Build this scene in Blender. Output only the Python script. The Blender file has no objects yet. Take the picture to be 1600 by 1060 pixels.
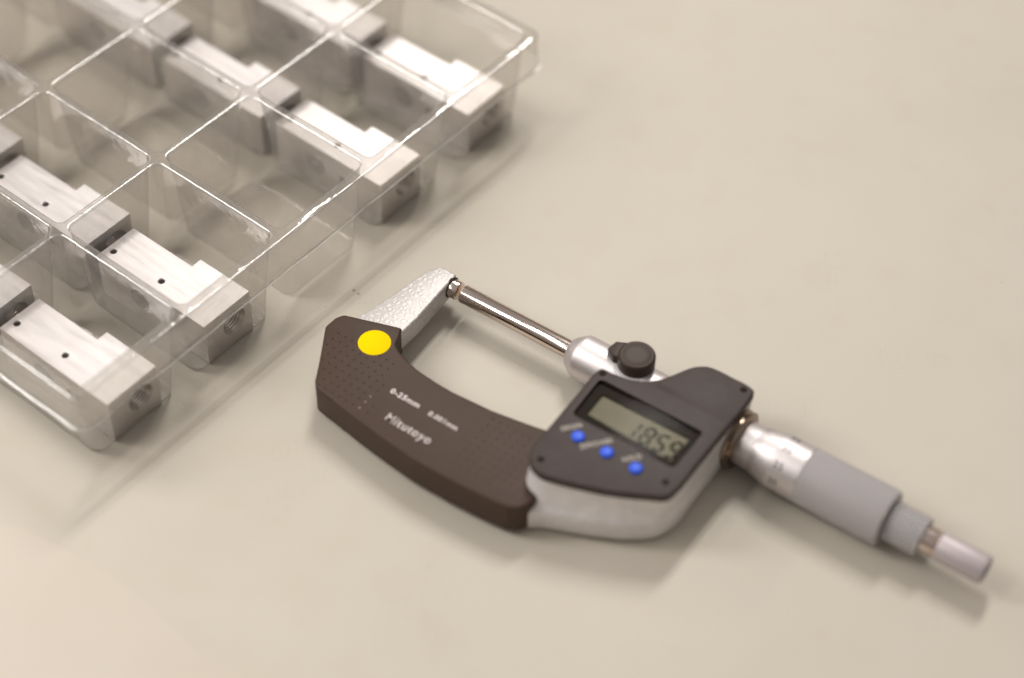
import bpy, bmesh, math, random
from mathutils import Vector, Matrix, noise
S = 0.001            # everything below is written in millimetres
sc = bpy.context.scene
COL = sc.collection
rad = math.radians

# ------------------------------------------------------------------ camera
PITCH, ROLL = rad(48.5), rad(1.5)
cp, sp, cr, sr = math.cos(PITCH), math.sin(PITCH), math.cos(ROLL), math.sin(ROLL)
M0 = Matrix(((1, 0, 0), (0, -sp, -cp), (0, cp, -sp)))
RR = Matrix(((cr, -sr, 0), (sr, cr, 0), (0, 0, 1))) @ M0
cam_d = bpy.data.cameras.new('camera')
cam = bpy.data.objects.new('camera', cam_d); COL.objects.link(cam)
rot = Matrix((RR[0], -RR[1], -RR[2])).transposed().to_4x4()
cam.matrix_world = Matrix.Translation((0, 0, 480*S)) @ rot
cam_d.sensor_width = 36; cam_d.lens = 67.5
cam_d.clip_start = 0.02; cam_d.clip_end = 50
cam_d.dof.use_dof = True
cam_d.dof.focus_distance = 0.632
cam_d.dof.aperture_fstop = 3.15
sc.camera = cam

# ------------------------------------------------------------------ world, lamps, exposure
w = bpy.data.worlds.new('World'); sc.world = w; w.use_nodes = True
nt = w.node_tree; bg = nt.nodes['Background']
tc = nt.nodes.new('ShaderNodeTexCoord'); sx = nt.nodes.new('ShaderNodeSeparateXYZ')
rp = nt.nodes.new('ShaderNodeValToRGB')
nt.links.new(tc.outputs['Generated'], sx.inputs[0]); nt.links.new(sx.outputs['Z'], rp.inputs[0])
nt.links.new(rp.outputs[0], bg.inputs[0])
rp.color_ramp.elements[0].position = 0.0; rp.color_ramp.elements[0].color = (.26, .215, .18, 1)
rp.color_ramp.elements[1].position = 0.75; rp.color_ramp.elements[1].color = (.62, .58, .55, 1)
e = rp.color_ramp.elements.new(0.28); e.color = (.40, .35, .31, 1)
bg.inputs[1].default_value = 0.56

AX = rad(-33.78)                       # direction of the spindle axis on the table
Dv = Vector((math.cos(AX), math.sin(AX), 0)); Nv = Vector((-Dv.y, Dv.x, 0))
def tube(name, d, n, z, power, length=2.4, width=.07, col=(1, .95, .88)):
    ld = bpy.data.lights.new(name, 'AREA'); ld.shape = 'RECTANGLE'
    ld.size = width; ld.size_y = length; ld.energy = power; ld.color = col
    o = bpy.data.objects.new(name, ld); COL.objects.link(o)
    o.location = Vector((0, .42, 0)) + Dv*d + Nv*n + Vector((0, 0, z))
    o.rotation_euler = (0, 0, math.atan2(Nv.y, Nv.x) - math.pi/2)
    return o
for k, dd in enumerate((-.66, -.52)):
    tube('ceiling_tube', dd, 1.42, 1.95, 17.5, length=.98)
for dd in (-3.1, -2.9):
    tube('ceiling_tube', dd, .5, 1.95, 9)
for dd in (1.9, 2.1):
    tube('ceiling_tube', dd, 1.2, 1.95, 2)
for dd in (-1.1, -.95):
    tube('ceiling_tube', dd, -1.3, 1.95, 7)
# unseen area light added left of frame so the table darkens rightwards
ld = bpy.data.lights.new('added_side_light', 'AREA'); ld.shape = 'RECTANGLE'; ld.size = .26; ld.size_y = .14; ld.energy = 1.75; ld.color = (1, .965, .92)
bl = bpy.data.objects.new('added_side_light', ld); COL.objects.link(bl)
bl.location = (-.50, .44, .44)
bl.rotation_euler = (Vector((-.02, .42, 0))-bl.location).to_track_quat('-Z', 'X').to_euler()
sc.view_settings.view_transform = 'Standard'; sc.view_settings.look = 'None'
sc.view_settings.exposure = 0.05; sc.view_settings.gamma = 1
sc.cycles.transparent_max_bounces = 40; sc.cycles.max_bounces = 14
sc.cycles.caustics_reflective = False; sc.cycles.caustics_refractive = False

# ------------------------------------------------------------------ materials
def mat(name, col=(.5, .5, .5), rough=.5, metal=0., spec=.5, coat=0.):
    m = bpy.data.materials.new(name); m.use_nodes = True
    b = m.node_tree.nodes['Principled BSDF']
    b.inputs['Base Color'].default_value = (*col, 1); b.inputs['Roughness'].default_value = rough
    b.inputs['Metallic'].default_value = metal; b.inputs['Specular IOR Level'].default_value = spec
    b.inputs['Coat Weight'].default_value = coat
    return m
def N(m, t, **kw):
    n = m.node_tree.nodes.new(t)
    for k, v in kw.items():
        if k in n.inputs: n.inputs[k].default_value = v
        else: setattr(n, k, v)
    return n
def L(m, a, b): m.node_tree.links.new(a, b)
def pb(m): return m.node_tree.nodes['Principled BSDF']
def coord(m, scale=(1, 1, 1), kind='Object', rotz=0):
    t = N(m, 'ShaderNodeTexCoord'); mp = N(m, 'ShaderNodeMapping')
    mp.inputs['Scale'].default_value = scale; mp.inputs['Rotation'].default_value = (0, 0, rotz)
    L(m, t.outputs[kind], mp.inputs[0]); return mp.outputs[0]
def noise_col(m, c1, c2, scale, detail=4, vec=None, lo=.35, hi=.65):
    n = N(m, 'ShaderNodeTexNoise', Scale=scale, Detail=detail)
    if vec: L(m, vec, n.inputs['Vector'])
    r = N(m, 'ShaderNodeValToRGB')
    r.color_ramp.elements[0].position = lo; r.color_ramp.elements[0].color = (*c1, 1)
    r.color_ramp.elements[1].position = hi; r.color_ramp.elements[1].color = (*c2, 1)
    L(m, n.outputs['Fac'], r.inputs[0]); return r.outputs[0], n.outputs['Fac']
def bump(m, h, dist, strength=1.):
    b = N(m, 'ShaderNodeBump', Strength=strength, Distance=dist)
    L(m, h, b.inputs['Height']); L(m, b.outputs[0], pb(m).inputs['Normal']); return b

def math_n(m, op, a, b=None, c=None):
    n = N(m, 'ShaderNodeMath', operation=op)
    for i, v in enumerate((a, b, c)):
        if v is None: continue
        if isinstance(v, (int, float)): n.inputs[i].default_value = v
        else: L(m, v, n.inputs[i])
    return n.outputs[0]

m_table = mat('table_laminate', rough=.5, spec=.35)
vc = coord(m_table)
c, f = noise_col(m_table, (.560, .515, .440), (.600, .552, .478), 9, 3, vc)
c2, f2 = noise_col(m_table, (1, 1, 1), (.985, .975, .955), 60, 6, vc, .5, .75)
mx = N(m_table, 'ShaderNodeMix', data_type='RGBA', blend_type='MULTIPLY'); mx.inputs[0].default_value = 1
L(m_table, c, mx.inputs[6]); L(m_table, c2, mx.inputs[7]); L(m_table, mx.outputs[2], pb(m_table).inputs['Base Color'])
sc1 = N(m_table, 'ShaderNodeTexNoise', Scale=34, Detail=2); sv = coord(m_table, (1, 26, 1), rotz=.6); L(m_table, sv, sc1.inputs['Vector'])
sc2 = N(m_table, 'ShaderNodeTexNoise', Scale=30, Detail=2); sv = coord(m_table, (24, 1, 1), rotz=.25); L(m_table, sv, sc2.inputs['Vector'])
def thin(o_): 
    a_ = math_n(m_table, 'ABSOLUTE', math_n(m_table, 'SUBTRACT', o_, .5)); return math_n(m_table, 'MAXIMUM', math_n(m_table, 'SUBTRACT', 1, math_n(m_table, 'MULTIPLY', a_, 90)), 0)
gate = N(m_table, 'ShaderNodeTexNoise', Scale=22, Detail=1); L(m_table, vc, gate.inputs['Vector'])
gt = math_n(m_table, 'GREATER_THAN', gate.outputs['Fac'], .60)
scr = math_n(m_table, 'MULTIPLY', math_n(m_table, 'ADD', thin(sc1.outputs['Fac']), thin(sc2.outputs['Fac'])), gt)
dst = N(m_table, 'ShaderNodeTexVoronoi', Scale=95); L(m_table, vc, dst.inputs['Vector'])
dd_ = math_n(m_table, 'LESS_THAN', dst.outputs['Distance'], .035)
sep_c = N(m_table, 'ShaderNodeSeparateColor'); L(m_table, dst.outputs['Color'], sep_c.inputs[0])
dd_ = math_n(m_table, 'MULTIPLY', dd_, math_n(m_table, 'GREATER_THAN', sep_c.outputs[0], .72))
mk_ = math_n(m_table, 'MINIMUM', math_n(m_table, 'ADD', math_n(m_table, 'MULTIPLY', scr, .10), math_n(m_table, 'MULTIPLY', dd_, .35)), 1)
mxd = N(m_table, 'ShaderNodeMix', data_type='RGBA'); L(m_table, mk_, mxd.inputs[0]); L(m_table, mx.outputs[2], mxd.inputs[6]); mxd.inputs[7].default_value = (.22, .17, .13, 1)
L(m_table, mxd.outputs[2], pb(m_table).inputs['Base Color'])
nn = N(m_table, 'ShaderNodeTexNoise', Scale=900, Detail=3); L(m_table, vc, nn.inputs['Vector'])
bump(m_table, nn.outputs['Fac'], .00008, .35)
rr = N(m_table, 'ShaderNodeMapRange'); rr.inputs[3].default_value = .42; rr.inputs[4].default_value = .58
L(m_table, f, rr.inputs[0]); L(m_table, rr.outputs[0], pb(m_table).inputs['Roughness'])

m_paper = mat('cream_sheet', (.60, .535, .45), .6, spec=.3)
vc = coord(m_paper)
c, f = noise_col(m_paper, (.60, .542, .465), (.625, .57, .495), 14, 3, vc); L(m_paper, c, pb(m_paper).inputs['Base Color'])

m_brown = mat('brown_plastic', (.078, .052, .040), .5, spec=.22)
vb = coord(m_brown)
nb = N(m_brown, 'ShaderNodeTexNoise', Scale=2600, Detail=2); L(m_brown, vb, nb.inputs['Vector'])
sep = N(m_brown, 'ShaderNodeSeparateXYZ'); L(m_brown, vb, sep.inputs[0])
def pits(m, X, Y, Z):
    fx = math_n(m, 'SUBTRACT', math_n(m, 'FRACT', math_n(m, 'ADD', math_n(m, 'MULTIPLY', X, 1/.00279), .5+16.9/2.79+20)), .5)
    fy = math_n(m, 'SUBTRACT', math_n(m, 'FRACT', math_n(m, 'ADD', math_n(m, 'MULTIPLY', Y, 1/.00298), .5+44.3/2.98+20)), .5)
    d = math_n(m, 'SQRT', math_n(m, 'ADD', math_n(m, 'POWER', math_n(m, 'ABSOLUTE', fx), 2), math_n(m, 'POWER', math_n(m, 'ABSOLUTE', fy), 2)))
    pit = math_n(m, 'SUBTRACT', 1, math_n(m, 'MULTIPLY', d, 8.5)); pit = math_n(m, 'MAXIMUM', pit, 0)
    ok = math_n(m, 'LESS_THAN', math_n(m, 'ADD', X, math_n(m, 'MULTIPLY', Y, .25)), -.0065)
    ok2 = math_n(m, 'GREATER_THAN', X, .040)
    ok = math_n(m, 'ADD', ok, math_n(m, 'MULTIPLY', ok2, .55))
    ok = math_n(m, 'MULTIPLY', ok, math_n(m, 'GREATER_THAN', Z, .0139))
    ok = math_n(m, 'MULTIPLY', ok, math_n(m, 'LESS_THAN', Y, -.0398))
    ok = math_n(m, 'MULTIPLY', ok, math_n(m, 'GREATER_THAN', Y, -.0628))
    ok = math_n(m, 'MULTIPLY', ok, math_n(m, 'GREATER_THAN', math_n(m, 'ADD', X, math_n(m, 'MULTIPLY', Y, -.6)), .0045))
    return math_n(m, 'MULTIPLY', pit, ok)
pit = pits(m_brown, sep.outputs[0], sep.outputs[1], sep.outputs[2])
h = math_n(m_brown, 'SUBTRACT', math_n(m_brown, 'MULTIPLY', nb.outputs['Fac'], .06), pit)
bump(m_brown, h, .0003, 1.)
cb = N(m_brown, 'ShaderNodeMix', data_type='RGBA'); L(m_brown, math_n(m_brown, 'MINIMUM', math_n(m_brown, 'MULTIPLY', pit, .65), 1), cb.inputs[0])
c, f = noise_col(m_brown, (.065, .040, .029), (.070, .043, .031), 300, 3, vb)
L(m_brown, c, cb.inputs[6]); cb.inputs[7].default_value = (.018, .011, .008, 1)
L(m_brown, cb.outputs[2], pb(m_brown).inputs['Base Color'])

m_cover = mat('charcoal_plastic', (.074, .060, .060), .48, spec=.25)
vb = coord(m_cover); nb = N(m_cover, 'ShaderNodeTexNoise', Scale=2200, Detail=2); L(m_cover, vb, nb.inputs['Vector'])
sep = N(m_cover, 'ShaderNodeSeparateXYZ'); L(m_cover, vb, sep.inputs[0])
gy = math_n(m_cover, 'ABSOLUTE', math_n(m_cover, 'ADD', sep.outputs[1], .0049))
gr = math_n(m_cover, 'MAXIMUM', math_n(m_cover, 'SUBTRACT', 1, math_n(m_cover, 'MULTIPLY', gy, 1/.0022)), 0)
gr = math_n(m_cover, 'MULTIPLY', gr, math_n(m_cover, 'GREATER_THAN', sep.outputs[0], .079))
bump(m_cover, math_n(m_cover, 'SUBTRACT', math_n(m_cover, 'MULTIPLY', nb.outputs['Fac'], .1), gr), .0002, 1.)
c, f = noise_col(m_cover, (.048, .034, .032), (.055, .040, .038), 260, 3, vb); L(m_cover, c, pb(m_cover).inputs['Base Color'])

m_knob = mat('black_plastic_knob', (.044, .026, .019), .45, spec=.28)
m_black = mat('black_window_mask', (.010, .005, .003), .5, spec=.12)
m_dark = mat('dark_screw_steel', (.022, .013, .010), .6, .0, .1)
m_hole = mat('dark_hole', (.02, .014, .011), .6, .2)
m_blue = mat('blue_rubber_button', (.035, .125, .86), .42, spec=.35)
m_yellow = mat('yellow_sticker', (1.0, .69, .0), .6, spec=.04)
m_print = mat('pale_print', (.78, .71, .70), .5)
m_dot = mat('faint_print', (.30, .25, .23), .5)
m_print2 = mat('cream_print', (.66, .61, .54), .5)
m_lcdd = mat('lcd_segments', (.016, .018, .014), .6, spec=.1)
m_lcd = mat('lcd_glass', (.245, .222, .150), .5, spec=.12)
vl = coord(m_lcd)
c, f = noise_col(m_lcd, (.215, .203, .155), (.232, .219, .168), 120, 2, vl); L(m_lcd, c, pb(m_lcd).inputs['Base Color'])

def hammered(name, col, scale, dist, rough):
    m = mat(name, col, rough, .35, .5)
    v = coord(m)
    nz = N(m, 'ShaderNodeTexNoise', Scale=scale*1.2, Detail=2); L(m, v, nz.inputs['Vector'])
    mx = N(m, 'ShaderNodeMix', data_type='RGBA', blend_type='LINEAR_LIGHT'); mx.inputs[0].default_value = .0006
    L(m, v, mx.inputs[6]); L(m, nz.outputs['Color'], mx.inputs[7])
    vo = N(m, 'ShaderNodeTexVoronoi', feature='DISTANCE_TO_EDGE', Scale=scale)
    L(m, mx.outputs[2], vo.inputs['Vector'])
    e_ = N(m, 'ShaderNodeMapRange', interpolation_type='SMOOTHERSTEP'); e_.inputs[1].default_value = 0; e_.inputs[2].default_value = .42
    L(m, vo.outputs['Distance'], e_.inputs[0])
    bump(m, e_.outputs[0], dist, 1.)
    r = N(m, 'ShaderNodeValToRGB')
    r.color_ramp.elements[0].position = .0; r.color_ramp.elements[0].color = (*[x*.87 for x in col], 1)
    r.color_ramp.elements[1].position = .55; r.color_ramp.elements[1].color = (*col, 1)
    L(m, e_.outputs[0], r.inputs[0]); L(m, r.outputs[0], pb(m).inputs['Base Color'])
    return m
m_ham = hammered('hammered_grey_paint', (.60, .57, .56), 560, .00006, .46)
m_house = mat('grey_enamel', (.60, .57, .56), .34, .15, .5)
v = coord(m_house); nz = N(m_house, 'ShaderNodeTexNoise', Scale=420, Detail=3); L(m_house, v, nz.inputs['Vector'])
bump(m_house, nz.outputs['Fac'], .00035, .8)
c, f = noise_col(m_house, (.70, .67, .665), (.77, .74, .735), 200, 3, v); L(m_house, c, pb(m_house).inputs['Base Color'])

m_satin = mat('satin_chrome', (.72, .68, .685), .30, 1)
v = coord(m_satin, (1, 30, 30)); nz = N(m_satin, 'ShaderNodeTexNoise', Scale=260, Detail=3); L(m_satin, v, nz.inputs['Vector'])
rr = N(m_satin, 'ShaderNodeMapRange'); rr.inputs[3].default_value = .42; rr.inputs[4].default_value = .56
L(m_satin, nz.outputs['Fac'], rr.inputs[0]); L(m_satin, rr.outputs[0], pb(m_satin).inputs['Roughness'])
m_chrome = mat('polished_steel', (.74, .63, .57), .12, 1)
v = coord(m_chrome, (6, 120, 120)); nz = N(m_chrome, 'ShaderNodeTexNoise', Scale=60, Detail=3); L(m_chrome, v, nz.inputs['Vector'])
rr = N(m_chrome, 'ShaderNodeMapRange'); rr.inputs[3].default_value = .07; rr.inputs[4].default_value = .2
L(m_chrome, nz.outputs['Fac'], rr.inputs[0]); L(m_chrome, rr.outputs[0], pb(m_chrome).inputs['Roughness'])
m_ring = mat('dark_chrome_ring', (.30, .23, .18), .16, 1)

def knurl(name, col, rough, n_around, pitch, depth, metal=.3):
    m = mat(name, col, rough, metal)
    t = N(m, 'ShaderNodeTexCoord'); s = N(m, 'ShaderNodeSeparateXYZ'); L(m, t.outputs['Object'], s.inputs[0])
    ang = math_n(m, 'ARCTAN2', s.outputs[1], math_n(m, 'SUBTRACT', s.outputs[2], .0093))
    a = math_n(m, 'MULTIPLY', ang, n_around)
    x = math_n(m, 'MULTIPLY', s.outputs[0], 2*math.pi/pitch)
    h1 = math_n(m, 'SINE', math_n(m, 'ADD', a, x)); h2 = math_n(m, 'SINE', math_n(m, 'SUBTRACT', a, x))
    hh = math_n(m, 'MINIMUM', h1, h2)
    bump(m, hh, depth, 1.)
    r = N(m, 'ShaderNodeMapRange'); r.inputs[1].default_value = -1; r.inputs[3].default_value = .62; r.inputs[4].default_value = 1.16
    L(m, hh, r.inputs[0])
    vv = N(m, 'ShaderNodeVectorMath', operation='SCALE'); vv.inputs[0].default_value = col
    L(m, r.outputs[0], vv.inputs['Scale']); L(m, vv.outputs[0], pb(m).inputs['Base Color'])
    return m
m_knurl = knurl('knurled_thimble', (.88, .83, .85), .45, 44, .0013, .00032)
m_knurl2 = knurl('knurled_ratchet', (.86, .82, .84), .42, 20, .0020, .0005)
m_tip = mat('grey_matte_grip', (.54, .48, .50), .5, .35)

m_alu = mat('milled_aluminium', (.86, .83, .82), .40, 1)
oi = N(m_alu, 'ShaderNodeObjectInfo'); ro = N(m_alu, 'ShaderNodeVectorMath', operation='SCALE'); ro.inputs[0].default_value = (.31, .17, .23)
L(m_alu, oi.outputs['Random'], ro.inputs['Scale'])
tcn = N(m_alu, 'ShaderNodeTexCoord'); av = N(m_alu, 'ShaderNodeVectorMath', operation='ADD')
L(m_alu, tcn.outputs['Object'], av.inputs[0]); L(m_alu, ro.outputs[0], av.inputs[1])
def alu_vec(scale):
    mp = N(m_alu, 'ShaderNodeMapping'); mp.inputs['Scale'].default_value = scale; L(m_alu, av.outputs[0], mp.inputs[0]); return mp.outputs[0]
n1 = N(m_alu, 'ShaderNodeTexNoise', Scale=1300, Detail=3); L(m_alu, alu_vec((1, .05, 1)), n1.inputs['Vector'])
n2 = N(m_alu, 'ShaderNodeTexNoise', Scale=420, Detail=2); L(m_alu, alu_vec((1, .12, 1)), n2.inputs['Vector'])
n3 = N(m_alu, 'ShaderNodeTexNoise', Scale=1700, Detail=2); L(m_alu, alu_vec((1, 1, 1)), n3.inputs['Vector'])
r = N(m_alu, 'ShaderNodeMapRange'); r.inputs[1].default_value = .3; r.inputs[2].default_value = .7; r.inputs[3].default_value = .38; r.inputs[4].default_value = .48
L(m_alu, n2.outputs['Fac'], r.inputs[0]); L(m_alu, r.outputs[0], pb(m_alu).inputs['Roughness'])
bump(m_alu, math_n(m_alu, 'ADD', n1.outputs['Fac'], math_n(m_alu, 'MULTIPLY', n3.outputs['Fac'], .8)), .000025, 1.)
c, f = noise_col(m_alu, (.70, .665, .66), (.78, .745, .74), 300, 3, alu_vec((1, .1, 1))); L(m_alu, c, pb(m_alu).inputs['Base Color'])
pb(m_alu).inputs['Metallic'].default_value = .93
m_thread = mat('threaded_bore', (.50, .45, .42), .28, 1)

# clear thermoformed sheet: light passes straight through, fresnel share mirrors
m_clear = bpy.data.materials.new('clear_plastic'); m_clear.use_nodes = True
t = m_clear.node_tree; t.nodes.clear()
out = N(m_clear, 'ShaderNodeOutputMaterial'); tr = N(m_clear, 'ShaderNodeBsdfTransparent'); gl = N(m_clear, 'ShaderNodeBsdfGlossy')
gl.inputs['Roughness'].default_value = .07
geo = N(m_clear, 'ShaderNodeNewGeometry'); fr = N(m_clear, 'ShaderNodeFresnel')
ior = N(m_clear, 'ShaderNodeMapRange'); ior.inputs[3].default_value = 1.5; ior.inputs[4].default_value = 1/1.5
L(m_clear, geo.outputs['Backfacing'], ior.inputs[0]); L(m_clear, ior.outputs[0], fr.inputs['IOR'])
v = coord(m_clear); nz = N(m_clear, 'ShaderNodeTexNoise', Scale=120, Detail=3); L(m_clear, v, nz.inputs['Vector'])
nz2 = N(m_clear, 'ShaderNodeTexNoise', Scale=700, Detail=2); L(m_clear, v, nz2.inputs['Vector'])
hb = math_n(m_clear, 'ADD', nz.outputs['Fac'], math_n(m_clear, 'MULTIPLY', nz2.outputs['Fac'], .12))
bp = N(m_clear, 'ShaderNodeBump', Strength=1., Distance=.0005); L(m_clear, hb, bp.inputs['Height'])
L(m_clear, bp.outputs[0], fr.inputs['Normal']); L(m_clear, bp.outputs[0], gl.inputs['Normal'])
fac = math_n(m_clear, 'MINIMUM', math_n(m_clear, 'MULTIPLY', fr.outputs[0], 1.9), .92)
lw = N(m_clear, 'ShaderNodeLayerWeight'); lw.inputs[0].default_value = .5
cr_ = N(m_clear, 'ShaderNodeValToRGB')
cr_.color_ramp.elements[0].position = 0; cr_.color_ramp.elements[0].color = (.975, .965, .955, 1)
cr_.color_ramp.elements[1].position = 1; cr_.color_ramp.elements[1].color = (.80, .77, .74, 1)
e = cr_.color_ramp.elements.new(.6); e.color = (.955, .945, .93, 1)
L(m_clear, lw.outputs['Facing'], cr_.inputs[0]); L(m_clear, cr_.outputs[0], tr.inputs['Color'])
ms = N(m_clear, 'ShaderNodeMixShader'); L(m_clear, fac, ms.inputs[0]); L(m_clear, tr.outputs[0], ms.inputs[1]); L(m_clear, gl.outputs[0], ms.inputs[2])
df = N(m_clear, 'ShaderNodeBsdfDiffuse'); df.inputs[0].default_value = (.86, .82, .79, 1)
tl = N(m_clear, 'ShaderNodeBsdfTranslucent'); tl.inputs[0].default_value = (.86, .82, .79, 1)
mk = N(m_clear, 'ShaderNodeMixShader'); L(m_clear, df.outputs[0], mk.inputs[1]); L(m_clear, tl.outputs[0], mk.inputs[2])
mh = N(m_clear, 'ShaderNodeMixShader')
hz = N(m_clear, 'ShaderNodeMapRange'); hz.inputs[3].default_value = .07; hz.inputs[4].default_value = .16
L(m_clear, nz.outputs['Fac'], hz.inputs[0]); L(m_clear, hz.outputs[0], mh.inputs[0])
L(m_clear, ms.outputs[0], mh.inputs[1]); L(m_clear, mk.outputs[0], mh.inputs[2])
L(m_clear, mh.outputs[0], out.inputs['Surface'])
m_pane = bpy.data.materials.new('window_pane'); m_pane.use_nodes = True
m_pane.node_tree.nodes.clear()
out = N(m_pane, 'ShaderNodeOutputMaterial'); tr = N(m_pane, 'ShaderNodeBsdfTransparent'); gl = N(m_pane, 'ShaderNodeBsdfGlossy')
tr.inputs['Color'].default_value = (.90, .89, .85, 1); gl.inputs['Roughness'].default_value = .03
ms = N(m_pane, 'ShaderNodeMixShader'); ms.inputs[0].default_value = .001
L(m_pane, tr.outputs[0], ms.inputs[1]); L(m_pane, gl.outputs[0], ms.inputs[2]); L(m_pane, ms.outputs[0], out.inputs['Surface'])
# the same sheet where it is folded over a tight edge: whitened, reflection boosted to paint in brighter highlight lines
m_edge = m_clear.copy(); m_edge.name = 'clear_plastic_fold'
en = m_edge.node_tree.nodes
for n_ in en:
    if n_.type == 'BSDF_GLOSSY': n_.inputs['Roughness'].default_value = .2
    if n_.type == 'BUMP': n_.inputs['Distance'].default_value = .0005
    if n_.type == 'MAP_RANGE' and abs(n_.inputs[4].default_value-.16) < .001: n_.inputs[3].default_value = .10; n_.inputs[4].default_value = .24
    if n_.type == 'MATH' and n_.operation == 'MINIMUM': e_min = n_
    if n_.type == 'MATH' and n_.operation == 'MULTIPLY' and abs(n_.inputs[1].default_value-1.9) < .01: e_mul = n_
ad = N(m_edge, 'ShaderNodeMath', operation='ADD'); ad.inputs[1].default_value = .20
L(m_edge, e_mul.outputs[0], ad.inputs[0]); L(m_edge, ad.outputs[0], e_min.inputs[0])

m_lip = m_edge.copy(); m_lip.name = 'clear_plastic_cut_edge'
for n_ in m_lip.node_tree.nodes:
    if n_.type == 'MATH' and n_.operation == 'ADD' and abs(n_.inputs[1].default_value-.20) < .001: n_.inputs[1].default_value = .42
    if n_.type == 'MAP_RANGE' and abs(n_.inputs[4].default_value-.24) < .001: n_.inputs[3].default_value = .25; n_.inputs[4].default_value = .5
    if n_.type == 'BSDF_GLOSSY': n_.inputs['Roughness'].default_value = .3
# ------------------------------------------------------------------ mesh helpers
def finish(name, bm, m, parent=None, sharp=35, smooth=True, loc=None):
    bmesh.ops.recalc_face_normals(bm, faces=bm.faces)
    me = bpy.data.meshes.new(name)
    for v_ in bm.verts: v_.co *= S
    flat = {f_.index for f_ in bm.faces if f_.tag}
    bm.faces.index_update()
    flats = [f_.index for f_ in bm.faces if f_.tag]
    bm.to_mesh(me); bm.free()
    for p in me.polygons: p.use_smooth = smooth
    for i in flats: me.polygons[i].use_smooth = False
    if smooth: me.set_sharp_from_angle(angle=rad(sharp))
    for mm in (m if isinstance(m, (list, tuple)) else (m,)): me.materials.append(mm)
    o = bpy.data.objects.new(name, me); COL.objects.link(o)
    if parent: o.parent = parent
    if loc: o.location = Vector(loc)*S
    return o
def empty(name, loc, rz, label, cat, group=None):
    o = bpy.data.objects.new(name, None); COL.objects.link(o); o.empty_display_size = .01
    o.location = Vector(loc)*S; o.rotation_euler = (0, 0, rz)
    o['label'] = label; o['category'] = cat
    if group: o['group'] = group
    return o
def area(p): return sum(p[i][0]*p[(i+1) % len(p)][1]-p[(i+1) % len(p)][0]*p[i][1] for i in range(len(p)))/2
def rounded(pts, rads, seg=6):
    """closed polygon with rounded corners, counter-clockwise"""
    if not isinstance(rads, (list, tuple)): rads = [rads]*len(pts)
    pr = list(zip([Vector(p[:2]) for p in pts], rads))
    if area(pts) < 0: pr.reverse()
    out = []; n = len(pr)
    for i in range(n):
        p, r_ = pr[i]; a = pr[i-1][0]; b = pr[(i+1) % n][0]
        da = (a-p); db = (b-p); la, lb = da.length, db.length
        if r_ <= 0 or la < 1e-6 or lb < 1e-6: out.append(tuple(p)); continue
        da /= la; db /= lb
        ang = da.angle(db)
        if ang > math.pi-.02: out.append(tuple(p)); continue
        tlen = min(r_/math.tan(ang/2), la*.49, lb*.49); s0 = p+da*tlen; s1 = p+db*tlen
        k = max(2, min(seg, int((math.pi-ang)/.22)+1))
        for j in range(k+1):
            t_ = j/k; out.append(tuple(s0*(1-t_)**2+p*2*t_*(1-t_)+s1*t_*t_))
    return out
def inset(p, d):
    n = len(p); out = []
    for i in range(n):
        a, b, c_ = Vector(p[i-1]), Vector(p[i]), Vector(p[(i+1) % n])
        e1 = (b-a); e2 = (c_-b)
        if e1.length < 1e-7: e1 = e2.copy()
        if e2.length < 1e-7: e2 = e1.copy()
        e1.normalize(); e2.normalize()
        n1 = Vector((-e1.y, e1.x)); n2 = Vector((-e2.y, e2.x)); nn_ = n1+n2
        l = nn_.length
        if l < 1e-5: out.append(tuple(b)); continue
        nn_ /= l; q = b+nn_*(d/max(.5, nn_.dot(n1)))
        out.append((q.x, q.y))
    return out
def ring(bm, p, z): return [bm.verts.new((x, y, z)) for x, y in p]
def bridge(bm, a, b, flat=False):
    n = len(a)
    for i in range(n):
        try:
            f_ = bm.faces.new((a[i], a[(i+1) % n], b[(i+1) % n], b[i])); f_.tag = flat
        except ValueError: pass
def cap(bm, loops):
    ed = []
    for lp in loops:
        for i in range(len(lp)):
            e_ = bm.edges.get((lp[i], lp[(i+1) % len(lp)])) or bm.edges.new((lp[i], lp[(i+1) % len(lp)]))
            ed.append(e_)
    r_ = bmesh.ops.triangle_fill(bm, edges=ed, use_beauty=True)
    for g in r_['geom']:
        if isinstance(g, bmesh.types.BMFace): g.tag = True
def prism(bm, p, z0, z1, bt=0., bb=0., seg=4, holes=(), fillet=True):
    """vertical prism with rounded top/bottom edges; holes = loops left open in the top"""
    L0 = []
    if bb > 0:
        for k in range(seg, -1, -1):
            a = k/seg*math.pi/2; L0.append(ring(bm, inset(p, bb*(1-math.cos(a))), z0+bb*(1-math.sin(a))))
        L0.reverse(); L0 = L0[::-1]
        L0 = []
        for k in range(seg+1):
            a = k/seg*math.pi/2; L0.append((inset(p, bb*(1-math.sin(a))), z0+bb*(1-math.cos(a))))
    else: L0 = [(p, z0)]
    if bt > 0:
        for k in range(seg+1):
            a = k/seg*math.pi/2; L0.append((inset(p, bt*(1-math.cos(a))), z1-bt*(1-math.sin(a))))
    else: L0.append((p, z1))
    for v_ in list(bm.verts): pass
    rings = [ring(bm, q, z) for q, z in L0]
    for a, b in zip(rings, rings[1:]): bridge(bm, a, b)
    cap(bm, [rings[0]])
    hl = [ring(bm, h_, z1) for h_ in holes]
    cap(bm, [rings[-1]]+hl)
    return rings, hl
def rect(x0, y0, x1, y1): return [(x0, y0), (x1, y0), (x1, y1), (x0, y1)]
def circ(cx, cy, r_, n=32): return [(cx+r_*math.cos(2*math.pi*i/n), cy+r_*math.sin(2*math.pi*i/n)) for i in range(n)]
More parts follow.
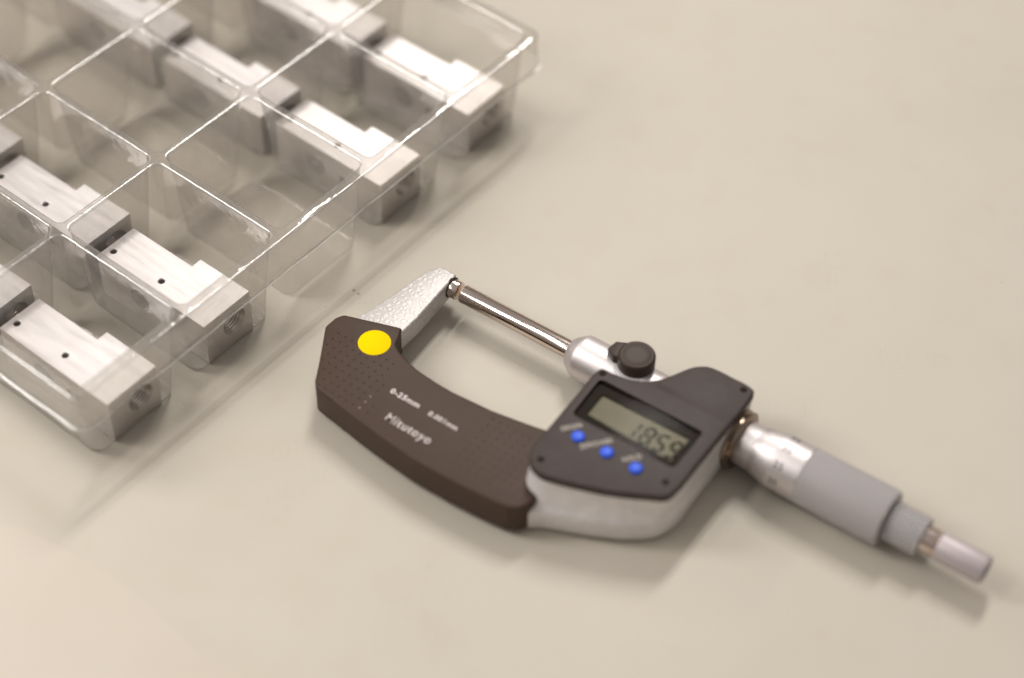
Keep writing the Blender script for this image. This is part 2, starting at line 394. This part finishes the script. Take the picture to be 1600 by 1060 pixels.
def lathe(bm, prof, z=9.3, n=64, closed=True):
    """profile [(t, r)] turned about the instrument axis (x, at height z)"""
    rs = []
    for t_, r_ in prof:
        rs.append([bm.verts.new((t_, r_*math.sin(2*math.pi*i/n), z+r_*math.cos(2*math.pi*i/n))) for i in range(n)])
    for a, b in zip(rs, rs[1:]): bridge(bm, a, b)
    if closed:
        for rr_ in (rs[0], rs[-1]):
            f_ = bm.faces.new(rr_); f_.tag = True
    return rs
def text(name, s, x0, y0, width, cap_h, z, m, parent, rz=0., bold=0., thick=.04, shear=0.):
    cu = bpy.data.curves.new(name, 'FONT'); cu.body = s; cu.size = 1; cu.offset = bold; cu.resolution_u = 3; cu.shear = shear; cu.space_character = 1.12
    to = bpy.data.objects.new(name, cu); COL.objects.link(to)
    bpy.context.view_layer.update()
    me = bpy.data.meshes.new_from_object(to.evaluated_get(bpy.context.evaluated_depsgraph_get()))
    bpy.data.objects.remove(to); bpy.data.curves.remove(cu)
    xs = [v_.co.x for v_ in me.vertices]; w_ = max(xs)-min(xs); x_ = min(xs)
    me.transform(Matrix.Diagonal((width/w_*S, cap_h/.70*S, 1, 1)) @ Matrix.Translation((-x_, 0, 0)))
    bm = bmesh.new(); bm.from_mesh(me)
    g = bmesh.ops.extrude_face_region(bm, geom=bm.faces[:])
    for q in g['geom']:
        if isinstance(q, bmesh.types.BMVert): q.co.z += thick*S
    bmesh.ops.recalc_face_normals(bm, faces=bm.faces); bm.to_mesh(me); bm.free()
    me.materials.clear(); me.materials.append(m)
    o = bpy.data.objects.new(name, me); COL.objects.link(o); o.parent = parent
    o.location = Vector((x0, y0, z))*S; o.rotation_euler = (0, 0, rz)
    return o

# ------------------------------------------------------------------ table and sheet
bm = bmesh.new()
vs = [bm.verts.new(p) for p in ((-1400, -500, 0), (1400, -500, 0), (1400, 2300, 0), (-1400, 2300, 0))]
bm.faces.new(vs)
tb = finish('tabletop', bm, m_table, smooth=False); tb['kind'] = 'structure'
sheet = [(-190, 346), (-167, 345), (-155.1, 344.2), (-151, 343.0), (-142.5, 339.4), (-131.7, 333.3), (-118.9, 325.6), (-106, 316.2), (-93, 303.9),
         (-86.1, 296.9), (-81.8, 296.2), (-77, 295.1), (-74.8, 291.5), (-73.1, 283), (-72, 262), (-190, 255)]
bm = bmesh.new(); prism(bm, rounded(sheet, 3), .004, .09)
o = finish('paper_sheet', bm, m_paper)
o['label'] = 'pale cream sheet with a curved edge lying on the table in the bottom left corner'; o['category'] = 'sheet'

# specks of dirt on the table
for k, (x, y, r_) in enumerate(((-54.3, 444.9, .35), (-52.6, 443.3, .28))):
    bm = bmesh.new(); bmesh.ops.create_icosphere(bm, subdivisions=2, radius=r_)
    for v_ in bm.verts:
        v_.co += Vector((noise.noise(v_.co*4+Vector((k*7, 0, 0))), noise.noise(v_.co*4+Vector((0, 9, 0))), 0))*.12; v_.co.z = v_.co.z*.35+r_*.3
    o = finish('dirt_speck', bm, m_hole, loc=(x, y, 0))
    o['label'] = ('larger dark dirt speck on the bare table left of the tapered grey arm', 'smaller dark dirt speck on the bare table, nearer the tapered grey arm')[k]
    o['category'] = 'speck'; o['group'] = 'dirt specks on the table'

# ------------------------------------------------------------------ tray
TA = rad(52.12); TO = Vector((-103.044, 400.979, 0))
PX, PY = 43.85, 56.04; ZT, ZS = 36., 23.
tray = empty('compartment_tray', TO, TA, 'clear plastic tray of rectangular compartments holding machined aluminium blocks', 'tray')
NI0, NI1, NJ = -1, 4, 4
def rrect(x0, y0, x1, y1, r_, k=7):
    out = []
    for cx, cy, a0 in ((x1-r_, y1-r_, 0), (x0+r_, y1-r_, 90), (x0+r_, y0+r_, 180), (x1-r_, y0+r_, 270)):
        for j in range(k+1):
            a = rad(a0+90*j/k); out.append((cx+r_*math.cos(a), cy+r_*math.sin(a)))
    # subdivide straight sides so that the walls can wobble
    res = []; n = len(out)
    for i in range(n):
        a, b = Vector(out[i]), Vector(out[(i+1) % n]); m_ = max(1, int((b-a).length/5))
        if (i+1) % (k+1) == 0: m_ = 8
        for j in range(m_ if (i+1) % (k+1) == 0 else 1):
            q = a.lerp(b, j/m_) if (i+1) % (k+1) == 0 else a
            res.append((q.x, q.y))
    return res
G = 1.55
top_o = rrect(G, G, PX-G, PY-G, 2.6)
bot_o = rrect(3.6, 1.9, PX-5.6, PY-2.4, 4.4)
def pocket_bm(seed):
    bm = bmesh.new(); rings = []
    fr_, br = .9, 1.3
    for k in range(6):          # rolled shoulder
        a = k/5*math.pi/2
        rings.append([(x, y, ZT-fr_*(1-math.cos(a))) for x, y in inset(top_o, fr_*math.sin(a)-fr_)])
    n = 9
    top_i = top_o
    for k in range(1, n+1):
        t_ = k/n; z = (ZT-fr_)*(1-t_)+(br+.35)*t_
        rings.append([(a[0]*(1-t_)+b[0]*t_, a[1]*(1-t_)+b[1]*t_, z) for a, b in zip(top_i, bot_o)])
    for k in range(1, 6):
        a = k/5*math.pi/2
        rings.append([(x, y, .35+br*(1-math.sin(a))) for x, y in inset(bot_o, br*(1-math.cos(a)))])
    vr = []
    for ri, rg in enumerate(rings):
        vv = []
        for x, y, z in rg:
            amp = .0 if ri < 6 else min(1, (ri-5)/4)*.35
            d = noise.noise_vector(Vector((x, y, z))*.07+Vector((seed*13.1, 0, 0)))*amp
            vv.append(bm.verts.new((x+d.x, y+d.y, z+(d.z*.2 if 5 < ri < 15 else 0))))
        vr.append(vv)
    for a, b in zip(vr, vr[1:]): bridge(bm, b, a)
    cap(bm, [vr[-1]])
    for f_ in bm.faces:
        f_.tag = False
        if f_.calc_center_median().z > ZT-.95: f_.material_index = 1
    return bm
pmesh = []
for s_ in range(4):
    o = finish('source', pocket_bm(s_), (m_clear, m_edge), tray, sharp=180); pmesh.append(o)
for i in range(NI0, NI1):
    for j in range(NJ):
        k = (i*3+j*5) % 4
        o = bpy.data.objects.new('pocket', pmesh[k].data); COL.objects.link(o); o.parent = tray
        o.location = Vector((i*PX, j*PY, 0))*S
for o in pmesh: bpy.data.objects.remove(o)
# web between the pockets + outer skirt
bm = bmesh.new()
X0, X1, Y0, Y1 = NI0*PX-2.6, NI1*PX+2.6, -2.7, NJ*PY+2.7
outer = rrect(X0, Y0, X1, Y1, 4.5, 8)
def dens(p, step):
    res = []
    for i in range(len(p)):
        a, b = Vector(p[i]), Vector(p[(i+1) % len(p)]); m_ = max(1, int((b-a).length/step))
        for q in range(m_): c_ = a.lerp(b, q/m_); res.append((c_.x, c_.y))
    return res
outer = dens(outer, 3.)
fr_ = .8
prof = []
for k in range(6):
    a = k/5*math.pi/2; prof.append((-fr_*math.sin(a)+fr_, ZT-fr_*(1-math.cos(a))))
prof += [(-.1, ZT-4), (-.2, ZT-8), (-.4, ZS+1.6), (-.7, ZS+.5), (-1.1, ZS), (-1.6, ZS+.05)]
rings = []
for q, (ins, z) in enumerate(prof):
    pts_ = inset(outer, ins); vv = []
    for x, y in pts_:
        am = 0 if q < 1 else (.12 if q < 6 else .45)
        d = noise.noise_vector(Vector((x, y, 0))*.045)*am + noise.noise_vector(Vector((x, y, 5))*.2)*am*.35
        vv.append(bm.verts.new((x+d.x, y+d.y, z+d.z*1.2)))
    rings.append(vv)
for a, b in zip(rings, rings[1:]): bridge(bm, b, a)
loops = []
edge_t = inset(top_o, -.9)
# shoulder starts at the opening minus its fillet width
for i in range(NI0, NI1):
    for j in range(NJ):
        loops.append([bm.verts.new((x+i*PX, y+j*PY, ZT)) for x, y in edge_t])
cap(bm, [rings[0]]+loops)
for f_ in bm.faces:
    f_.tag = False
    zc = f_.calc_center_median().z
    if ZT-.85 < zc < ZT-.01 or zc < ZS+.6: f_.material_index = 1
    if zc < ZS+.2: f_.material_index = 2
bmesh.ops.recalc_face_normals(bm, faces=bm.faces)
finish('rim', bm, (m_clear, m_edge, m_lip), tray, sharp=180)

# ------------------------------------------------------------------ blocks
HB = 18.
bm = bmesh.new()
body2d = [(0, 0), (20.7, 0), (20.7, 22.3), (16.7, 22.3), (16.7, 50), (0, 50)]
def faceted(bm, loop3):  # loop of 3d verts
    return [bm.verts.new(p) for p in loop3]
top = faceted(bm, [(x, y, HB) for x, y in body2d]); bot = faceted(bm, [(x, y, 0) for x, y in body2d])
n = len(top)
# top with two blind holes
holes_t = []
for hx, hy, hr in ((5.6, 25.2, 1.05), (4.9, 47.2, 1.05)):
    l0 = [bm.verts.new((hx+hr*1.25*math.cos(2*math.pi*k/20), hy+hr*1.25*math.sin(2*math.pi*k/20), HB)) for k in range(20)]
    l1 = [bm.verts.new((hx+hr*math.cos(2*math.pi*k/20), hy+hr*math.sin(2*math.pi*k/20), HB-.35)) for k in range(20)]
    l2 = [bm.verts.new((hx+hr*math.cos(2*math.pi*k/20), hy+hr*math.sin(2*math.pi*k/20), HB-6)) for k in range(20)]
    bridge(bm, l0, l1); bridge(bm, l1, l2); cap(bm, [l2]); holes_t.append(l0)
cap(bm, [top]+holes_t); cap(bm, [bot])
HX, HZ, HR = 12.9, 9.9, 5.0
SV, SZ, SR = 31., 9.3, 4.4
for i in range(n):
    a, b = i, (i+1) % n
    lp = [top[a], top[b], bot[b], bot[a]]
    hl = []
    if i == 0:
        hl = [[bm.verts.new((HX+HR*math.cos(2*math.pi*k/36), 0, HZ+HR*math.sin(2*math.pi*k/36))) for k in range(36)]]
    if i == n-1:
        hl = [[bm.verts.new((0, SV+SR*math.cos(2*math.pi*k/32), SZ+SR*math.sin(2*math.pi*k/32))) for k in range(32)],
              [bm.verts.new((0, 18.5+1.9*math.cos(2*math.pi*k/20), 9+1.9*math.sin(2*math.pi*k/20))) for k in range(20)]]
    if hl:
        cap(bm, [lp]+hl)
        for h_, dp in zip(hl, (9,) if i == 0 else (6, 5)):
            if i == 0: continue
            inn = [bm.verts.new((v_.co.x+dp, v_.co.y, v_.co.z)) for v_ in h_]; bridge(bm, h_, inn); cap(bm, [inn])
    else:
        f_ = bm.faces.new(lp); f_.tag = True
block = empty('aluminium_block', (0, 0, 0), TA, '-', 'machined block', 'machined aluminium blocks in the clear tray')
ob = finish('block_body', bm, m_alu, block, sharp=35)
bv = ob.modifiers.new('edge', 'BEVEL'); bv.width = .00025; bv.segments = 2; bv.limit_method = 'ANGLE'; bv.angle_limit = rad(50)
bm = bmesh.new()
rs = []
prof = [(0.0, HR), (.75, 4.25)]
yy = .9
while yy < 14:
    prof += [(yy, 4.25), (yy+.45, 3.85), (yy+.55, 3.85), (yy+1.0, 4.25)]; yy += 1.1
prof.append((yy, 3.8))
for y, r_ in prof: rs.append([bm.verts.new((HX+r_*math.cos(2*math.pi*k/36), y, HZ+r_*math.sin(2*math.pi*k/36))) for k in range(36)])
for a, b in zip(rs, rs[1:]): bridge(bm, a, b)
cap(bm, [rs[-1]])
finish('threaded_hole', bm, m_thread, block, sharp=25)
spots = [(-1, 0, 11.2, 2.3, .0, 'bare aluminium block at the near corner of the clear tray, two pinholes on top'),
         (0, 0, 9.4, 2.3, .0, 'aluminium block with its crisp threaded hole, second along the tray rim from the near corner'),
         (2, 0, 6.9, 2.3, -.3, 'aluminium block on the tray rim just beyond the empty rim compartment'),
         (3, 0, 10.5, 2.5, .3, 'aluminium block in the rim compartment at the far corner of the tray'),
         (-1, 1, 9.6, 2.6, .4, 'aluminium block cut off by the left picture edge, behind the nearest corner block'),
         (0, 1, 9.4, 2.3, .1, 'aluminium block in the inner row, directly behind the second rim block, one hole showing'),
         (2, 1, 5.6, 2.2, -.2, 'blurred aluminium block in the inner row, beyond the empty inner compartment'),
         (3, 1, 10.0, 3.2, .2, 'blurred aluminium block of the inner row at the top edge of the picture'),
         (0, 2, 11.2, 2.4, .0, 'aluminium block end peeking in at the left picture edge in the third row'),
         (2, 2, 7.0, 2.6, .0, 'blurred aluminium block of the third row cut off by the top picture edge')]
def dup(root):
    c_ = root.copy(); COL.objects.link(c_)
    for ch in root.children:
        d = ch.copy(); COL.objects.link(d); d.parent = c_
    return c_
ca, sa = math.cos(TA), math.sin(TA)
for k, (i, j, du, dv, da, lab) in enumerate(spots):
    b_ = block if k == 0 else dup(block)
    uu, vv = i*PX+du, j*PY+dv
    b_.location = (TO+Vector((uu*ca-vv*sa, uu*sa+vv*ca, .5)))*S
    b_.rotation_euler = (0, 0, TA+rad(da)); b_['label'] = lab

# ------------------------------------------------------------------ micrometer
MIC = empty('digital_micrometer', (-16.862, 436.246, 0), AX, 'digital outside micrometer with brown grip plate, yellow dot and LCD, lying on the bare table', 'micrometer')
ZA = 9.3
# frame arm
arm = [(-4.0, -35), (-3.5, -20.8), (-4.4, -4), (-4.6, 3.0), (-11.3, 3.2), (-13.8, -1.5), (-15.4, -9.7), (-17.3, -21), (-20.1, -32.6), (-20.1, -37)]
bm = bmesh.new(); prism(bm, dens(rounded(arm, [1, 12, 3, 1.0, 3.2, 4, 10, 10, 1, 1]), 3), 4.8, 13.0, .75, .8)
finish('frame_arm', bm, m_ham, MIC)
# grip plate
plate = [(-23.6, -33.7), (-4.6, -27.2), (-2.7, -31.2), (-1.7, -34.4), (1.0, -36.0), (4.9, -37.3), (9.9, -38.6), (17.8, -39.35), (24.7, -39.5), (39.5, -38.4), (51, -36.4), (57.2, -35.1), (63, -34),
         (62.5, -50), (63.8, -54.8), (70.3, -58.5), (69.6, -62.0), (68.0, -65.2), (65.0, -66.8), (60.1, -67.5), (51.3, -68.3), (42, -68.7), (30.5, -68.8), (18.6, -67.7), (7.7, -66.4), (-3.9, -64.6), (-11.4, -63.6),
         (-13.6, -61.2), (-17.5, -54.2), (-22.7, -45.5), (-25.3, -41.3), (-25.0, -36.3)]
rds = [2.5, 1.2, 4, 2.5, 4, 6, 10, 15, 15, 15, 10, 5, 1, 3, 3, 1.6, 2, 2, 2, 5, 10, 10, 10, 10, 10, 10, 3, 3, 8, 6, 3, 3]
gp = rounded(plate, rds)
bm = bmesh.new(); prism(bm, gp, 1.8, 14.0, 1.0, 1.2, 4)
grip = finish('grip_plate', bm, m_brown, MIC)
# sticker
bm = bmesh.new(); prism(bm, circ(-7.75, -37.85, 5.35, 64), 14.0, 14.13, .05, 0, 2)
finish('round_sticker', bm, m_yellow, MIC)
text('range_lettering', '0-25mm', 8.7, -51.5, 11.3, 1.95, 14.0, m_print, MIC, bold=.04)
text('resolution_lettering', '0.001mm', 23.9, -51.9, 11.1, 1.8, 14.0, m_print, MIC, bold=.032)
text('maker_lettering', 'Mitutoyo', 14.1, -61.3, 17.1, 3.2, 14.0, m_print, MIC, bold=.014)
for y in (-56.4, -59.1, -62.1):
    bm = bmesh.new(); prism(bm, circ(5.05, y, .3, 14), 14.0, 14.04)
    finish('printed_dot', bm, m_dot, MIC)
# anvil and spindle
bm = bmesh.new(); lathe(bm, [(-5.2, 3.75), (-4.45, 3.75), (-4.3, 3.6)], n=48); finish('anvil_seat', bm, m_hole, MIC)
bm = bmesh.new(); lathe(bm, [(-4.4, 3.25), (-1.65, 3.25), (-1.35, 3.15), (-1.25, 3.0)], n=64); finish('anvil', bm, m_chrome, MIC)
bm = bmesh.new(); lathe(bm, [(.35, 2.9), (.45, 3.12), (.6, 3.2), (46, 3.2)], n=72); finish('spindle', bm, m_chrome, MIC)
# sleeve in front of the head
bm = bmesh.new(); lathe(bm, [(43.6, 3.3), (43.3, 4.0), (43.5, 4.5), (44.0, 5.0), (46.9, 7.15), (47.6, 7.5), (48.5, 7.6), (66, 7.6), (88, 7.6)], n=72)
finish('front_sleeve', bm, m_satin, MIC)
# clamp
bm = bmesh.new(); prism(bm, circ(66.4, 1.2, 6.6, 40), 10.5, 16.6, .6, 0, 3); finish('clamp_boss', bm, m_house, MIC)
bm = bmesh.new()
kc = circ(66.9, 1.9, 6.05, 48)
lv = [(kc, 16.4), (kc, 20.6), (inset(kc, .15), 21.0), (inset(kc, .5), 21.3), (inset(kc, 1.0), 21.38), (inset(kc, 1.6), 21.2), (inset(kc, 3.5), 21.1)]
rgs = [ring(bm, p, z) for p, z in lv]
for a, b in zip(rgs, rgs[1:]): bridge(bm, a, b)
cap(bm, [rgs[0]]); cap(bm, [rgs[-1]])
knob = finish('clamp_knob', bm, m_knob, MIC, sharp=50)
bm = bmesh.new(); prism(bm, rounded([(57.2, -.3), (57.9, 3.8), (61.3, 5.6), (64, 4), (63, -1.6), (60.4, -2.0)], [.6, .6, 1.5, 1, 1, 1.5]), 16.9, 20.1, .5, .3, 3)
finish('clamp_lever', bm, m_knob, knob)
# display head
cover = [(60.6, -13), (61.4, -10.4), (65.5, -9.9), (71.1, -8.8), (74.9, -6.9), (78.4, -3.6), (80.9, .4), (82.9, 4.4), (85.0, 7.6), (88.3, 10.0), (92, 10.6), (97, 10.6), (102.4, 10.6), (105.2, 9.6), (105.8, 6.0), (105.8, -10), (105.8, -25),
         (105.7, -37.2), (104.8, -41.0), (99.7, -44.3), (90.8, -49.1), (81.3, -52.8), (74.0, -55.2), (69.0, -56.1), (65.0, -54.8), (62.2, -51.5), (61.2, -47.2), (61.2, -40), (61.0, -30), (60.8, -20)]
base = [(60.9, -13), (61.6, -10.4), (65.5, -9.9), (71.1, -8.8), (74.9, -6.9), (78.4, -3.6), (80.9, .4), (82.9, 4.4), (85.0, 7.6), (88.3, 10.0), (92, 10.6), (97, 10.6), (102.4, 10.6), (105.3, 9.6), (105.9, 6.0), (105.9, -10), (106, -25),
        (106.1, -35.0), (103.6, -42.2), (97.8, -47.6), (88.6, -52.9), (79.0, -57.2), (73.0, -59.9), (69.0, -62.4), (65.6, -62.2), (62.0, -56.5), (61.3, -49), (61.3, -40), (61.2, -30), (61.0, -20)]
def smooth_loop(p, k=5):
    out = []; n = len(p)
    for i in range(n):
        p0, p1, p2, p3 = [Vector(p[(i+d) % n]) for d in (-1, 0, 1, 2)]
        for j in range(k):
            t_ = j/k; tt = t_*t_; t3 = tt*t_
            a, b = (p2-p1).length, max(1e-6, (p1-p0).length); c_ = max(1e-6, (p3-p2).length)
            m1 = ((p1-p0)/b+(p2-p1)/a)*.5*a; m2 = ((p2-p1)/a+(p3-p2)/c_)*.5*a
            q = p1*(2*t3-3*tt+1)+m1*(t3-2*tt+t_)+p2*(-2*t3+3*tt)+m2*(t3-tt)
            out.append((q.x, q.y))
    return out
cv = smooth_loop(cover); bs = smooth_loop(base)
if area(cv) < 0: cv.reverse(); bs.reverse()
def lerp(a, b, t_): return [(x0*(1-t_)+x1*t_, y0*(1-t_)+y1*t_) for (x0, y0), (x1, y1) in zip(a, b)]
bm = bmesh.new()
lv = [(inset(bs, 1.2), 1.6), (inset(bs, .4), 1.9), (bs, 2.7), (bs, 9.4), (inset(lerp(bs, cv, .05), .15), 10.2), (inset(lerp(bs, cv, .25), .3), 10.8), (inset(lerp(bs, cv, .52), .4), 12.2), (inset(lerp(bs, cv, .75), .4), 14.5),
      (inset(lerp(bs, cv, .92), .35), 17.5), (inset(cv, .45), 19.9)]
rgs = [ring(bm, p, z) for p, z in lv]
for a, b in zip(rgs, rgs[1:]): bridge(bm, a, b)
cap(bm, [rgs[0]]); cap(bm, [rgs[-1]])
finish('head_housing', bm, m_house, MIC, sharp=60)
win = rounded([(63.3, -14.2), (101.1, -13.7), (100.9, -31.2), (64.1, -31.4)], 1.9, 6)
bm = bmesh.new(); rg, hl = prism(bm, cv, 19.95, 22.6, .7, .2, 4, holes=[win])
inn = ring(bm, win, 21.3); bridge(bm, hl[0], inn, True)
front = finish('front_cover', bm, m_cover, MIC)
# the cover has a pocket for the window: floor, lcd, pane
bm = bmesh.new()
lcd = rounded([(67.0, -18.3), (98.4, -17.6), (98.2, -28.3), (67.2, -27.7)], .5, 3)
lo = ring(bm, inset(win, -.1), 21.36)
li = ring(bm, lcd, 21.36); cap(bm, [lo, li]); ld_ = ring(bm, lcd, 20.7); bridge(bm, li, ld_, True)
winp = finish('window_mask', bm, m_black, front, smooth=False)
bm = bmesh.new(); f_ = bm.faces.new(ring(bm, inset(lcd, -.2), 20.75)); finish('lcd_panel', bm, m_lcd, front, smooth=False)
bm = bmesh.new(); f_ = bm.faces.new(ring(bm, inset(win, .05), 22.35)); finish('window_pane', bm, m_pane, front, smooth=False)
# seven segment digits
SEG = {'1': 'bc', '8': 'abcdefg', '5': 'afgcd', '9': 'abcfgd'}
def digit(ch, x, y, w_, h_, tk=1.05):
    bm = bmesh.new(); m2 = h_/2; g = .16
    S_ = {'a': ((0, h_), (w_, h_)), 'g': ((0, m2), (w_, m2)), 'd': ((0, 0), (w_, 0)), 'b': ((w_, m2), (w_, h_)), 'c': ((w_, 0), (w_, m2)), 'f': ((0, m2), (0, h_)), 'e': ((0, 0), (0, m2))}
    for s_ in SEG[ch]:
        (xa, ya), (xb, yb) = S_[s_]; a, b = Vector((xa, ya)), Vector((xb, yb)); d = (b-a).normalized(); nn_ = Vector((-d.y, d.x)); t2 = tk/2
        a = a+d*g; b = b-d*g
        pl = [a, a+d*t2+nn_*t2, b-d*t2+nn_*t2, b, b-d*t2-nn_*t2, a+d*t2-nn_*t2]
        prism(bm, [(x+q.x+q.y*.06, y+q.y) for q in pl][::-1] if area([(q.x, q.y) for q in pl]) < 0 else [(x+q.x+q.y*.06, y+q.y) for q in pl], 20.76, 20.80)
    return finish('display_digit', bm, m_lcdd, front, smooth=False)
for ch, x in (('1', 80.1), ('8', 85.4), ('5', 90.2), ('9', 94.9)):
    digit(ch, x, -27.2, 2.9, 6.7)
bm = bmesh.new(); prism(bm, circ(89.25, -27.3, .42, 12), 20.76, 20.80); finish('decimal_point', bm, m_lcdd, front, smooth=False)
for (x, y) in ((70.8, -37.8), (81.2, -37.8), (91.6, -37.8)):
    bm = bmesh.new()
    c_ = circ(x, y, 2.1, 32)
    rgs = [ring(bm, p, z) for p, z in ((c_, 22.3), (c_, 23.0), (inset(c_, .15), 23.3), (inset(c_, .5), 23.5), (inset(c_, 1.1), 23.6), (inset(c_, 1.7), 23.63))]
    for a, b in zip(rgs, rgs[1:]): bridge(bm, a, b)
    cap(bm, [rgs[-1]]); finish('push_button', bm, m_blue, front, sharp=60)
LR = rad(49.5)
def along(s, cx0, cy0, ln, cap_h):   # label running up to the right, centred across the start point
    nx, ny = -math.sin(LR), math.cos(LR)
    text('button_lettering', s, cx0-nx*cap_h/2, cy0-ny*cap_h/2, ln, cap_h, 22.6, m_print2, front, rz=LR, bold=.012)
along('ORIGIN', 64.7, -38.2, 6.6, 1.8)
along('ZERO/ABS', 73.2, -40.6, 10.2, 1.8)
along('HOLD', 86.5, -37.3, 5.9, 1.8)
for (x, y) in ((62.9, -12.1), (102.2, 8.0), (101.5, -36.9), (66.3, -51.5)):
    bm = bmesh.new(); c_ = circ(x, y, 1.15, 24)
    rgs = [ring(bm, p, z) for p, z in ((c_, 22.62), (inset(c_, .2), 22.72), (inset(c_, .75), 22.72), (inset(c_, .8), 22.62))]
    for a, b in zip(rgs, rgs[1:]): bridge(bm, a, b)
    cap(bm, [rgs[-1]]); finish('cover_screw', bm, m_dark, front, sharp=40)
# ring behind the head, barrel, thimble
bm = bmesh.new(); lathe(bm, [(105.5, 9.3), (105.7, 9.95), (106.3, 10.1), (106.8, 9.6), (107.2, 9.6), (107.6, 10.0), (108.2, 9.9), (108.5, 9.3), (108.4, 7.0)], n=64)
finish('collar_ring', bm, m_ring, MIC, sharp=40)
bm = bmesh.new(); lathe(bm, [(107.8, 7.0), (108.7, 7.2), (109.0, 7.35), (114.4, 7.35)], n=72, closed=False); finish('graduated_barrel', bm, m_satin, MIC)
bm = bmesh.new(); lathe(bm, [(114.0, 7.4), (113.8, 7.5), (113.9, 7.7), (120.6, 9.15), (121.4, 9.25), (130.7, 9.25), (130.8, 9.1), (131.0, 9.05)], n=80, closed=False)
th_ = finish('thimble', bm, m_satin, MIC, sharp=25)
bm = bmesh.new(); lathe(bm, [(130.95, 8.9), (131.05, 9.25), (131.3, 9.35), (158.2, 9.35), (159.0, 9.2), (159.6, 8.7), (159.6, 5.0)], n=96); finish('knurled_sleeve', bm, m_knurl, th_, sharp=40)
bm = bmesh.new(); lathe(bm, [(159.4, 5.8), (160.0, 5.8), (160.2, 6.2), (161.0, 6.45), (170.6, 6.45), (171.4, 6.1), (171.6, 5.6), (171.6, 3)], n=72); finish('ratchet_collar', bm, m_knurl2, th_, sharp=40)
bm = bmesh.new(); lathe(bm, [(171.4, 4.4), (175.0, 4.4), (175.3, 4.1), (175.7, 4.1), (176.0, 4.4), (176.6, 4.4)], n=56); finish('ratchet_neck', bm, m_chrome, th_, sharp=30)
bm = bmesh.new(); lathe(bm, [(176.4, 4.0), (176.5, 4.45), (176.9, 4.6), (191.2, 4.7), (191.9, 4.5), (192.2, 4.1), (192.2, 3.6), (191.3, 3.5)], n=56); finish('ratchet_stop', bm, m_tip, th_, sharp=40)
bm = bmesh.new(); lathe(bm, [(191.2, 3.55), (191.4, 3.4), (191.45, .5)], n=40); finish('ratchet_screw', bm, m_hole, th_, sharp=40)
# engraved scales (thin dark marks following the round surfaces)
def mark(bm, t0, t1, ang, r0, r1, wd, k=1):
    da = wd/2/r0
    for q in range(k):
        pass
    P = []
    for t_, r_ in ((t0, r0), (t1, r1)):
        for a in (ang-da, ang+da): P.append(bm.verts.new((t_, r_*math.sin(a), ZA+r_*math.cos(a))))
    bm.faces.new((P[0], P[1], P[3], P[2]))
bm = bmesh.new()
for k in range(50):
    a = 2*math.pi*k/50+.05; ln = 3.0 if k % 5 == 0 else 1.9
    r0, r1 = 7.74, 7.74+(9.15-7.70)*ln/6.7
    mark(bm, 114.05, 114.05+ln, a, r0, r1+.0, .14)
finish('thimble_graduations', bm, m_dark, th_, smooth=False)
bm = bmesh.new()
a0 = rad(2); da = .16/2/7.4
mark(bm, 109.2, 113.9, a0, 7.38, 7.38, .14)
for k in range(9):
    t_ = 109.6+k*.5
    for s_ in ((0, 1) if k % 2 else (0, -1)):
        if s_ == 0: continue
        m_ = 8; aa = a0; 
        for q in range(m_):
            b0 = a0+s_*(.02+q*.03); b1 = b0+s_*.03
            P = [bm.verts.new((x, 7.38*math.sin(b), ZA+7.38*math.cos(b))) for x, b in ((t_-.06, b0), (t_+.06, b0), (t_+.06, b1), (t_-.06, b1))]
            bm.faces.new(P)
finish('barrel_graduations', bm, m_dark, MIC, smooth=False)
def curved_text(s, t0, ang, width, cap_h, r_):
    o = text('thimble_number', s, 0, 0, width, cap_h, 0, m_dark, th_, thick=.0)
    for v_ in o.data.vertices:
        x, y = v_.co.x/S, v_.co.y/S; a = ang+(y-cap_h/2)/r_
        v_.co = Vector((t0+x, (r_+.03)*math.sin(a), ZA+(r_+.03)*math.cos(a)))*S
for s, ad in (('35', 27.5), ('30', -8.7), ('25', -45), ('20', -81), ('15', -117)):
    curved_text(s, 122.4, rad(ad), 3.0, 2.2, 9.26)
